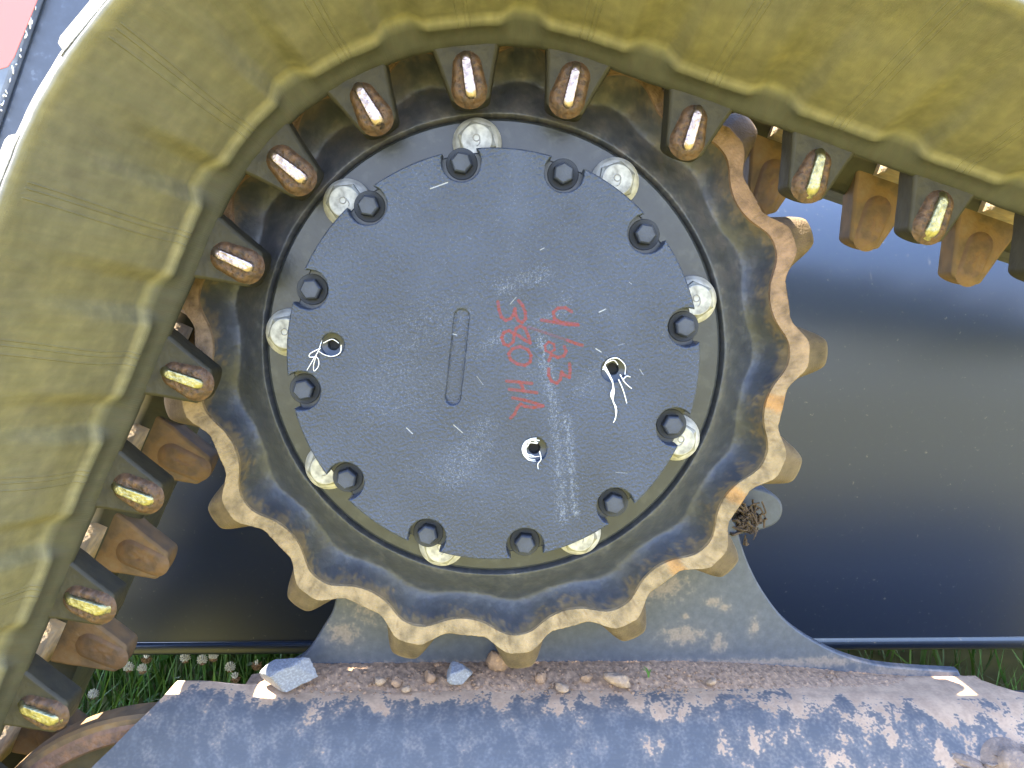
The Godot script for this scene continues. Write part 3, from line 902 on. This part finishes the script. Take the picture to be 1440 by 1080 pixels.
func build_dirt() -> void:
	var rows := []
	var cols := []
	for i in 15:
		var v := i / 14.0
		var row := PackedVector3Array()
		var cr := PackedColorArray()
		for k in 421:
			var x := lerpf(-0.200, 0.400, k / 420.0)
			var ends := smoothstep(0.0, 0.05, k / 420.0) * smoothstep(1.0, 0.85, k / 420.0)
			var z := lerpf(-0.041, -0.002 + 0.004 * nz.get_noise_2d(x * 4.0, 1.0), v)
			var h := (1.0 - v * v) * ends * smoothstep(0.40, 0.12, x)
			var n := nf.get_noise_2d(x * 5.0, z * 5.0)
			var n2 := nf.get_noise_2d(x * 14.0, z * 14.0)
			var y := -0.2700 - 0.006 * smoothstep(0.18, 0.36, x) + 0.0095 * h + (0.0014 * n + 0.0009 * n2) * minf(1.0, h * 3.0 + 0.15)
			row.append(Vector3(x, y, z))
			cr.append(Color(0.50, 0.325, 0.20) * (1.0 + 0.35 * n + 0.2 * n2))
		rows.append(row)
		cols.append(cr)
	var d := part("soil_strip", grid(rows, cols, [], false), M.dirt, self)
	tag(d, "brown strip of loose soil caught along the foot of the support plate", "soil")
	d.set_meta("kind", "stuff")
	var st := SurfaceTool.new()
	st.begin(Mesh.PRIMITIVE_TRIANGLES)
	for i in 760:
		var x := rng.randf_range(-0.17, 0.24) if i < 640 else rng.randf_range(0.2, 0.28)
		var v := pow(rng.randf(), 0.7)
		var sz := rng.randf_range(0.0004, 0.0013) * (1.7 if rng.randf() < 0.10 else 1.0)
		add_rock(st, Vector3(x, -0.2612 - 0.0085 * v * v - 0.008 * smoothstep(0.15, 0.30, x), lerpf(-0.038, 0.001, v)), Vector3(sz * 1.2, sz * 0.8, sz), 1000 + i, 5, 0.25, 4)
	st.generate_normals()
	var c := part("soil_crumbs", st.commit(), M.clod, self)
	tag(c, "fine brown crumbs scattered over the soil strip under the sprocket teeth", "soil")
	c.set_meta("kind", "stuff")
	# clods and stones one can point at: px centre on the ledge, size, label
	var clods := [
		[Vector3(0.0960, -0.2590, -0.006), Vector3(0.0125, 0.0058, 0.008), true, "large tan dirt clod on the ledge below the orange-stained tooth"],
		[Vector3(0.0720, -0.2605, -0.010), Vector3(0.0050, 0.0032, 0.004), false, "small brown clod just left of the large tan clod"],
		[Vector3(-0.0900, -0.2600, -0.006), Vector3(0.0058, 0.0034, 0.0045), true, "flat tan pebble of dirt midway between the two grey stones"],
		[Vector3(-0.0690, -0.2640, 0.000), Vector3(0.0050, 0.0030, 0.004), true, "pale cream clod at the front edge of the soil, left of the small stone"],
		[Vector3(0.0010, -0.2520, -0.026), Vector3(0.0120, 0.0100, 0.008), false, "big dark brown clod leaning on the plate beside the lowest tooth"],
		[Vector3(-0.0780, -0.2610, -0.008), Vector3(0.0052, 0.0036, 0.005), false, "brown round clod touching the flat tan pebble on its right side"],
		[Vector3(0.0360, -0.2600, -0.010), Vector3(0.0055, 0.0042, 0.005), false, "brown clod on the soil just right of the lowest tooth"],
		[Vector3(-0.0520, -0.2600, -0.014), Vector3(0.0062, 0.0048, 0.005), false, "brown clod lying close to the left side of the small grey stone"],
		[Vector3(0.0520, -0.2640, -0.002), Vector3(0.0065, 0.0036, 0.005), true, "tan clod at the front of the soil, between lowest tooth and large clod"],
		[Vector3(0.1700, -0.2630, -0.008), Vector3(0.0050, 0.0026, 0.004), true, "flat pale chip on the soil right of the green weed sprout"],
	]
	for i in clods.size():
		var q = clods[i]
		var o := part("dirt_clod", rock(q[1], 300 + i, 7, 0.22, 12), M.clod_pale if q[2] else M.clod, self, Transform3D(Basis.IDENTITY, q[0]))
		tag(o, q[3], "dirt clod", "dirt clods on the ledge")
	var s1 := part("grey_stone", rock(Vector3(0.0245, 0.0150, 0.016), 43, 5, 0.03, 22, true), M.stone, self, Transform3D(Basis(Vector3(0, 0, 1), 0.16), Vector3(-0.1600, -0.2535, -0.008)))
	tag(s1, "larger blue-grey broken stone at the left end of the soil ledge", "stone")
	var s2 := part("grey_stone", rock(Vector3(0.0120, 0.0125, 0.010), 58, 7, 0.03, 20, true), M.stone, self, Transform3D(Basis(Vector3(0, 0, 1), 0.5), Vector3(-0.0290, -0.2560, -0.008)))
	tag(s2, "smaller pointed grey stone under the valley left of the lowest tooth", "stone")
	# weed sprout
	var w := thing("weed_sprout", "tiny green weed sprout in the soil right of the large tan clod", "weed", Vector3(0.1215, -0.262, -0.014))
	for i in 4:
		var a := rng.randf_range(-0.7, 0.7)
		var l := rng.randf_range(0.006, 0.012)
		part("blade", tube(curve3([Vector3.ZERO, Vector3(a * 0.3 * l, l * 0.6, 0.001), Vector3(a * l, l, 0.003)], 4), 0.0008, 5, 0.9), M.leaf, w)
	# straw packed behind the rim
	var ss := SurfaceTool.new()
	ss.begin(Mesh.PRIMITIVE_TRIANGLES)
	for i in 80:
		var c0 := Vector3(0.204 + rng.randfn() * 0.007, -0.142 + rng.randfn() * 0.007, -0.050 + rng.randf() * 0.012)
		var d0 := Vector3(rng.randfn(), rng.randfn(), rng.randfn() * 0.4).normalized() * rng.randf_range(0.003, 0.008)
		var b0 := Vector3(rng.randfn(), rng.randfn(), rng.randfn()) * 0.003
		add_tube(ss, curve3([c0 - d0, c0 + b0, c0 + d0], 3), rng.randf_range(0.0005, 0.0013), 5)
	ss.generate_normals()
	var sc := part("straw_clump", ss.commit(), M.straw, self)
	tag(sc, "clump of dry brown straw packed behind the sprocket's lower right rim", "straw clump")

# ---------------------------------------------------------------- machine body
func sheet_along_x(prof: Array, x0: float, x1: float, nx := 40, n := 5) -> ArrayMesh:
	var fine := smooth_poly(prof, n, false) if n > 1 else PackedVector2Array(prof)
	var rows := []
	for p in fine:
		var row := PackedVector3Array()
		for k in nx + 1:
			var x := lerpf(x0, x1, float(k) / nx)
			row.append(Vector3(x, p.y, p.x))
		rows.append(row)
	return grid(rows, [], [], false)

func build_machine() -> void:
	var c := thing("loader_chassis", "smooth dark navy chassis side panel behind the sprocket", "chassis", Vector3(0, -0.38, -0.3))
	var up := Transform3D(Basis.IDENTITY, Vector3(0, 0.38, 0.3))
	var pr := [Vector2(-0.62, 0.205), Vector2(-0.50, 0.203), Vector2(-0.42, 0.192), Vector2(-0.36, 0.150), Vector2(-0.322, 0.090), Vector2(-0.306, 0.025), Vector2(-0.301, -0.05), Vector2(-0.300, -0.14), Vector2(-0.300, -0.22), Vector2(-0.300, -0.30), Vector2(-0.300, -0.3545)]
	part("side_panel", sheet_along_x(pr, -0.90, 1.6), M.chassis, c, up)
	part("sill", sheet_along_x([Vector2(-0.300, -0.3550), Vector2(-0.2965, -0.3556), Vector2(-0.2955, -0.358), Vector2(-0.2955, -0.366), Vector2(-0.298, -0.3685), Vector2(-0.34, -0.370), Vector2(-1.9, -0.370)], -0.90, 1.6, 40, 1), M.chassis, c, up)
	part("back_panel", sheet_along_x([Vector2(-1.9, -0.381), Vector2(-1.9, 0.16), Vector2(-0.62, 0.205)], -0.90, 1.6, 4, 1), M.chassis, c, up)
	var b := thing("loader_cowling", "scuffed blue cowling corner with a red decal, left of the track", "machine body", Vector3(-0.45, 0.2, -0.16))
	var at := Transform3D(Basis.IDENTITY, Vector3(0.45, -0.2, 0.16))
	var side := PackedVector2Array([Vector2(-0.95, -0.45), Vector2(-0.710, -0.45), Vector2(-0.497, 0.06), Vector2(-0.382, 0.335), Vector2(-0.34, 0.50), Vector2(-0.95, 0.50)])
	part("door_panel", plate(side, [], -0.30, -0.150, 0.003), M.body_pale, b, at)
	var bev := PackedVector2Array([Vector2(-0.497, 0.06), Vector2(-0.710, -0.45), Vector2(-0.600, -0.45), Vector2(-0.40, 0.05), Vector2(-0.30, 0.335), Vector2(-0.25, 0.50), Vector2(-0.34, 0.50), Vector2(-0.382, 0.335)])
	part("corner_panel", plate(bev, [], -0.30, -0.158, 0.004), M.body, b, at)
	var dec := smooth_poly([Vector2(-0.52, 0.235), Vector2(-0.437, 0.235), Vector2(-0.427, 0.238), Vector2(-0.421, 0.246), Vector2(-0.395, 0.30), Vector2(-0.36, 0.40), Vector2(-0.52, 0.40)], 1)
	part("red_decal", plate(dec, [], -0.150, -0.1494, 0.0001), M.decal, b, at)
	var st := SurfaceTool.new()
	st.begin(Mesh.PRIMITIVE_TRIANGLES)
	for i in 60:
		var f := rng.randf()
		var p := Vector2(-0.497, 0.06).lerp(Vector2(-0.382, 0.335), f)
		add_rock(st, Vector3(p.x + rng.randfn() * 0.0012, p.y, -0.1515), Vector3(0.0007, rng.randf_range(0.0007, 0.004), 0.0012), 2000 + i, 5, 0.2, 4)
	st.generate_normals()
	part("edge_chips", st.commit(), M.chip, b, at)
	# idler wheel at lower left
	var w := thing("idler_wheel", "rusty-rimmed idler wheel at the lower left below the track", "wheel", Vector3(-0.25, -0.436, 0.0))
	part("tyre", lathe([Vector2(0.1585, 0.0225), Vector2(0.1630, 0.0225), Vector2(0.1652, 0.0200), Vector2(0.1655, 0.014), Vector2(0.1655, 0.003), Vector2(0.163, 0.0)], 120), M.lug_brown, w)
	part("rim", lathe([Vector2(0.1440, 0.012), Vector2(0.1455, 0.0215), Vector2(0.1475, 0.0235), Vector2(0.1560, 0.0238), Vector2(0.1590, 0.0225)], 120), M.idler_rim, w)
	part("disc", lathe([Vector2(0, 0.004), Vector2(0.06, 0.004), Vector2(0.12, -0.004), Vector2(0.1450, 0.012)], 90, false), M.idler, w)

# ---------------------------------------------------------------- threads
func build_threads() -> void:
	var zf := 0.0885
	var a := thing("thread_tuft", "small knotted white thread hanging left of the leftmost cover hole", "thread", Vector3(-0.1024, 0.0092, zf), "white threads caught in the cover holes")
	var sets_a := [
		[[-0.007, 0.003, -0.003], [-0.008, -0.003, 0.0012], [-0.011, -0.008, 0.0014], [-0.016, -0.016, 0.0008]],
		[[-0.007, -0.002, 0.001], [-0.013, -0.005, 0.0016], [-0.014, -0.0075, 0.001], [-0.009, -0.008, 0.0014], [-0.0085, -0.013, 0.001], [-0.0115, -0.0165, 0.0008], [-0.0115, -0.012, 0.0012], [-0.0095, -0.0065, 0.0016]],
		[[0.006, 0.0, 0.0006], [0.005, -0.005, 0.0006], [0.0, -0.0072, 0.0008], [-0.005, -0.006, 0.0008], [-0.008, -0.004, 0.0012]],
		[[-0.006, 0.001, -0.003], [0.0, 0.0035, -0.001], [0.004, 0.001, -0.002]],
	]
	var sets_b := [
		[[-0.007, 0.002, 0.0], [-0.003, -0.004, 0.001], [-0.0005, -0.010, 0.0016], [-0.002, -0.016, 0.0012], [0.0005, -0.022, 0.0014], [0.0015, -0.030, 0.001], [0.0, -0.034, 0.0008]],
		[[-0.006, 0.003, 0.0], [-0.002, -0.005, 0.0014], [0.0, -0.013, 0.002], [-0.0005, -0.020, 0.0018], [0.002, -0.026, 0.0014], [0.0005, -0.033, 0.001]],
		[[-0.0065, 0.001, 0.0], [-0.001, -0.007, 0.0018], [-0.001, -0.018, 0.0014], [0.002, -0.024, 0.0012]],
		[[0.003, -0.006, 0.0], [0.006, -0.013, 0.001], [0.0085, -0.0215, 0.0008]],
		[[0.004, -0.003, 0.0], [0.007, -0.008, 0.001], [0.0115, -0.012, 0.0008]], [[0.006, -0.006, 0.0008], [0.008, -0.004, 0.001], [0.0105, -0.0045, 0.0006]],
		[[-0.007, 0.0, 0.0], [-0.004, 0.006, 0.0], [0.002, 0.0075, 0.0], [0.007, 0.003, 0.0005], [0.007, -0.003, 0.0006]],
		[[-0.005, 0.004, -0.002], [0.0, 0.006, -0.002], [0.003, 0.003, -0.003]],
	]
	var sets_c := []
	for i in 9:
		var ring := []
		var r0 := rng.randf_range(0.0035, 0.0074)
		var a0 := rng.randf_range(1.0, 3.2)
		for k in 6: ring.append([cos(a0 + k * 0.62) * r0 - 0.001 + rng.randfn() * 0.0004, sin(a0 + k * 0.62) * r0 + rng.randfn() * 0.0004, -0.001 + 0.0018 * rng.randf()])
		sets_c.append(ring)
	sets_c.append([[0.003, -0.001, 0.0], [0.004, -0.006, 0.001], [0.002, -0.009, 0.001], [0.0022, -0.0125, 0.0008]])
	var b := thing("thread_tuft", "frayed white thread strands hanging down from the right cover hole", "thread", Vector3(0.0764, -0.0069, zf), "white threads caught in the cover holes")
	var c := thing("thread_tuft", "white thread coiled around the rim of the lowest cover hole", "thread", Vector3(0.0261, -0.0584, zf), "white threads caught in the cover holes")
	for q in [[a, sets_a, 0.00033], [b, sets_b, 0.00042], [c, sets_c, 0.00032]]:
		for s in q[1]:
			var pts := []
			for v in s: pts.append(Vector3(v[0], v[1], v[2]))
			part("strand", tube(curve3(pts, 5), q[2], 5, 0.35), M.thread, q[0])

# ---------------------------------------------------------------- ground, grass and clover
func blade_mesh(w: float, bend: float) -> ArrayMesh:
	var rows := []
	var cols := []
	for i in 6:
		var t := i / 5.0
		var ww := w * (1.0 - t * t) + 0.0002
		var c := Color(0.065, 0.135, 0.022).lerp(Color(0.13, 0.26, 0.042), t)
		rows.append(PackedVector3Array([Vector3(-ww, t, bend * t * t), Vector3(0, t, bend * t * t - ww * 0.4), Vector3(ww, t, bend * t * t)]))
		cols.append(PackedColorArray([c, c * 0.9, c]))
	return grid(rows, cols, [])

func build_ground() -> void:
	var pl := PlaneMesh.new()
	pl.size = Vector2(400, 400)
	var g := part("ground", pl, M.ground, self, Transform3D(Basis.IDENTITY, Vector3(0, GROUND, 0)))
	g.set_meta("kind", "structure")
	g.set_meta("label", "grassy field under and around the machine")
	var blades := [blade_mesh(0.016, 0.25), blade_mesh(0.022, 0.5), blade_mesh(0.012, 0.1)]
	for v in 3:
		var mm := MultiMesh.new()
		mm.transform_format = MultiMesh.TRANSFORM_3D
		mm.use_colors = true
		mm.mesh = blades[v]
		var n := 4200
		mm.instance_count = n
		for i in n:
			var z := -0.45 - pow(rng.randf(), 1.2) * 1.7
			var x := rng.randf_range(-1.7, 1.3)
			if rng.randf() < 0.6: x = rng.randf_range(-1.25, 0.0)
			var h := rng.randf_range(0.04, 0.125) * (1.2 if v == 2 else 1.0)
			var bs := Basis.from_euler(Vector3(rng.randfn() * 0.22, rng.randf() * TAU, rng.randfn() * 0.22)).scaled_local(Vector3(h * 1.3, h, h))
			mm.set_instance_transform(i, Transform3D(bs, Vector3(x, GROUND - 0.004, z)))
			var k := rng.randf_range(0.65, 1.25)
			mm.set_instance_color(i, Color(k * rng.randf_range(0.8, 1.3), k, k * 0.9))
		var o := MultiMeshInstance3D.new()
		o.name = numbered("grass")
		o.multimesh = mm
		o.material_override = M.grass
		add_child(o, true)
		o.set_meta("kind", "stuff")
		tag(o, ["short green grass blades under the chassis at lower left", "broad bent grass blades under the chassis at lower left", "thin upright grass blades under the chassis at lower left"][v], "grass")
	# clover leaves as ground cover
	var lf := SurfaceTool.new()
	lf.begin(Mesh.PRIMITIVE_TRIANGLES)
	for i in 420:
		var at := Vector3(rng.randf_range(-1.15, -0.05), GROUND + rng.randf_range(0.02, 0.085), -0.5 - rng.randf() * 0.8)
		var tilt := Basis.from_euler(Vector3(rng.randfn() * 0.35, rng.randf() * TAU, rng.randfn() * 0.35))
		var sz := rng.randf_range(0.006, 0.012)
		for k in 3:
			var d := Vector3(cos(TAU * k / 3.0), 0, sin(TAU * k / 3.0))
			var s := Vector3(-d.z, 0, d.x)
			var rows := []
			for j in 5:
				var u := j / 4.0
				var w := sin(PI * clampf(u * 0.92 + 0.04, 0, 1)) * 0.55
				rows.append([at + tilt * ((d * u * 1.25 - s * w + Vector3.UP * 0.12 * w) * sz), at + tilt * (d * u * 1.25 * sz), at + tilt * ((d * u * 1.25 + s * w + Vector3.UP * 0.12 * w) * sz)])
			add_grid(lf, rows)
	lf.generate_normals()
	var cl := part("clover_leaves", lf.commit(), M.leaf, self)
	tag(cl, "low green clover leaves between the grass blades", "clover")
	cl.set_meta("kind", "stuff")
	# clover flowers: x, height above the ground, z, share of withered petals, label
	var fl := [
		[-0.566, 0.126, -0.62, 0.25, "pair of white clover heads nearest the hanging track lug, left one"],
		[-0.545, 0.123, -0.62, 0.45, "white clover head with brown lower petals, right one of the left pair"],
		[-0.538, 0.140, -0.62, 0.9, "withered brown clover head above the left white pair"],
		[-0.479, 0.140, -0.62, 0.3, "small white clover head just under the chassis edge"],
		[-0.453, 0.137, -0.62, 0.25, "largest white clover head, in the middle of the gap"],
		[-0.411, 0.125, -0.62, 0.2, "white clover head left of the grey stone"],
		[-0.370, 0.128, -0.62, 0.95, "brown withered clover head nearest the grey stone"],
		[-0.404, 0.108, -0.62, 0.8, "low brown clover head just above the frame edge"],
		[-0.622, 0.083, -0.62, 0.2, "white clover head lowest at the left by the idler wheel"],
		[-0.436, 0.142, -0.62, 0.5, "half withered clover head behind the white one by the stone"],
	]
	var sm := FastNoiseLite.new()
	for i in fl.size():
		var q = fl[i]
		var f := thing("clover_flower", q[4], "flower", Vector3(q[0], GROUND, q[2]), "clover flowers in the grass")
		var h: float = q[1]
		part("stem", tube(curve3([Vector3.ZERO, Vector3(0.004, h * 0.5, 0.003), Vector3(0, h, 0)], 4), 0.0011, 5, 0.3), M.leaf, f)
		for kind in 2:
			var st := SurfaceTool.new()
			st.begin(Mesh.PRIMITIVE_TRIANGLES)
			var count := 0
			for k in 60:
				var yy := 1.0 - 2.0 * (k + 0.5) / 60.0
				var old: bool = (yy + 1.0) / 2.0 < q[3]
				if old != (kind == 1): continue
				count += 1
				var ph := k * 2.39996
				var d := Vector3(sqrt(1.0 - yy * yy) * cos(ph), yy, sqrt(1.0 - yy * yy) * sin(ph))
				if old: d = (d + Vector3.DOWN * 0.6).normalized()
				var c := Vector3(0, h, 0)
				add_tube(st, [c + d * 0.0020, c + d * 0.0055, c + (d + Vector3.UP * 0.15) * 0.0082], 0.0015, 4, 0.55)
			if count == 0: continue
			st.generate_normals()
			part("petals" if kind == 0 else "withered_petals", st.commit(), M.petal if kind == 0 else M.petal_old, f)

# ---------------------------------------------------------------- everything
func _ready() -> void:
	var cam := Camera3D.new()
	cam.position = Vector3(0.003, 0.0446, 0.62)
	cam.rotation = Vector3(deg_to_rad(-6.49), deg_to_rad(-0.91), 0)
	cam.fov = rad_to_deg(2.0 * atan(540.0 / 1180.0))
	cam.near = 0.01
	cam.far = 600.0
	add_child(cam)
	var sky := ProceduralSkyMaterial.new()
	sky.sky_top_color = Color(0.44, 0.56, 0.785)
	sky.sky_horizon_color = Color(0.84, 0.87, 0.91)
	sky.sky_curve = 0.18
	sky.ground_bottom_color = Color(0.3, 0.3, 0.2)
	sky.ground_horizon_color = Color(0.6, 0.62, 0.55)
	sky.sun_angle_max = 2.0
	var env := Environment.new()
	env.background_mode = Environment.BG_SKY
	env.sky = Sky.new()
	env.sky.sky_material = sky
	env.background_energy_multiplier = 1.0
	env.tonemap_mode = Environment.TONE_MAPPER_LINEAR
	env.tonemap_exposure = 9.5
	env.sdfgi_enabled = true
	env.ssao_enabled = true
	env.ssil_enabled = true
	var we := WorldEnvironment.new()
	we.environment = env
	add_child(we)
	var sun := DirectionalLight3D.new()
	sun.light_energy = 1.6
	sun.light_color = Color(1.0, 0.96, 0.88)
	sun.light_angular_distance = 0.5
	sun.shadow_enabled = true
	add_child(sun)
	sun.look_at_from_position(Vector3(-0.375, 0.927, 0.045), Vector3.ZERO, Vector3(0, 0, 1))

	rng.seed = 20240611
	nz.seed = 11
	nz.frequency = 6.0
	nz.fractal_octaves = 3
	nf.seed = 23
	nf.frequency = 30.0
	nf.fractal_octaves = 3
	materials()
	build_ground()
	build_machine()
	build_frame()
	build_track()
	build_sprocket()
	build_dirt()
	build_threads()
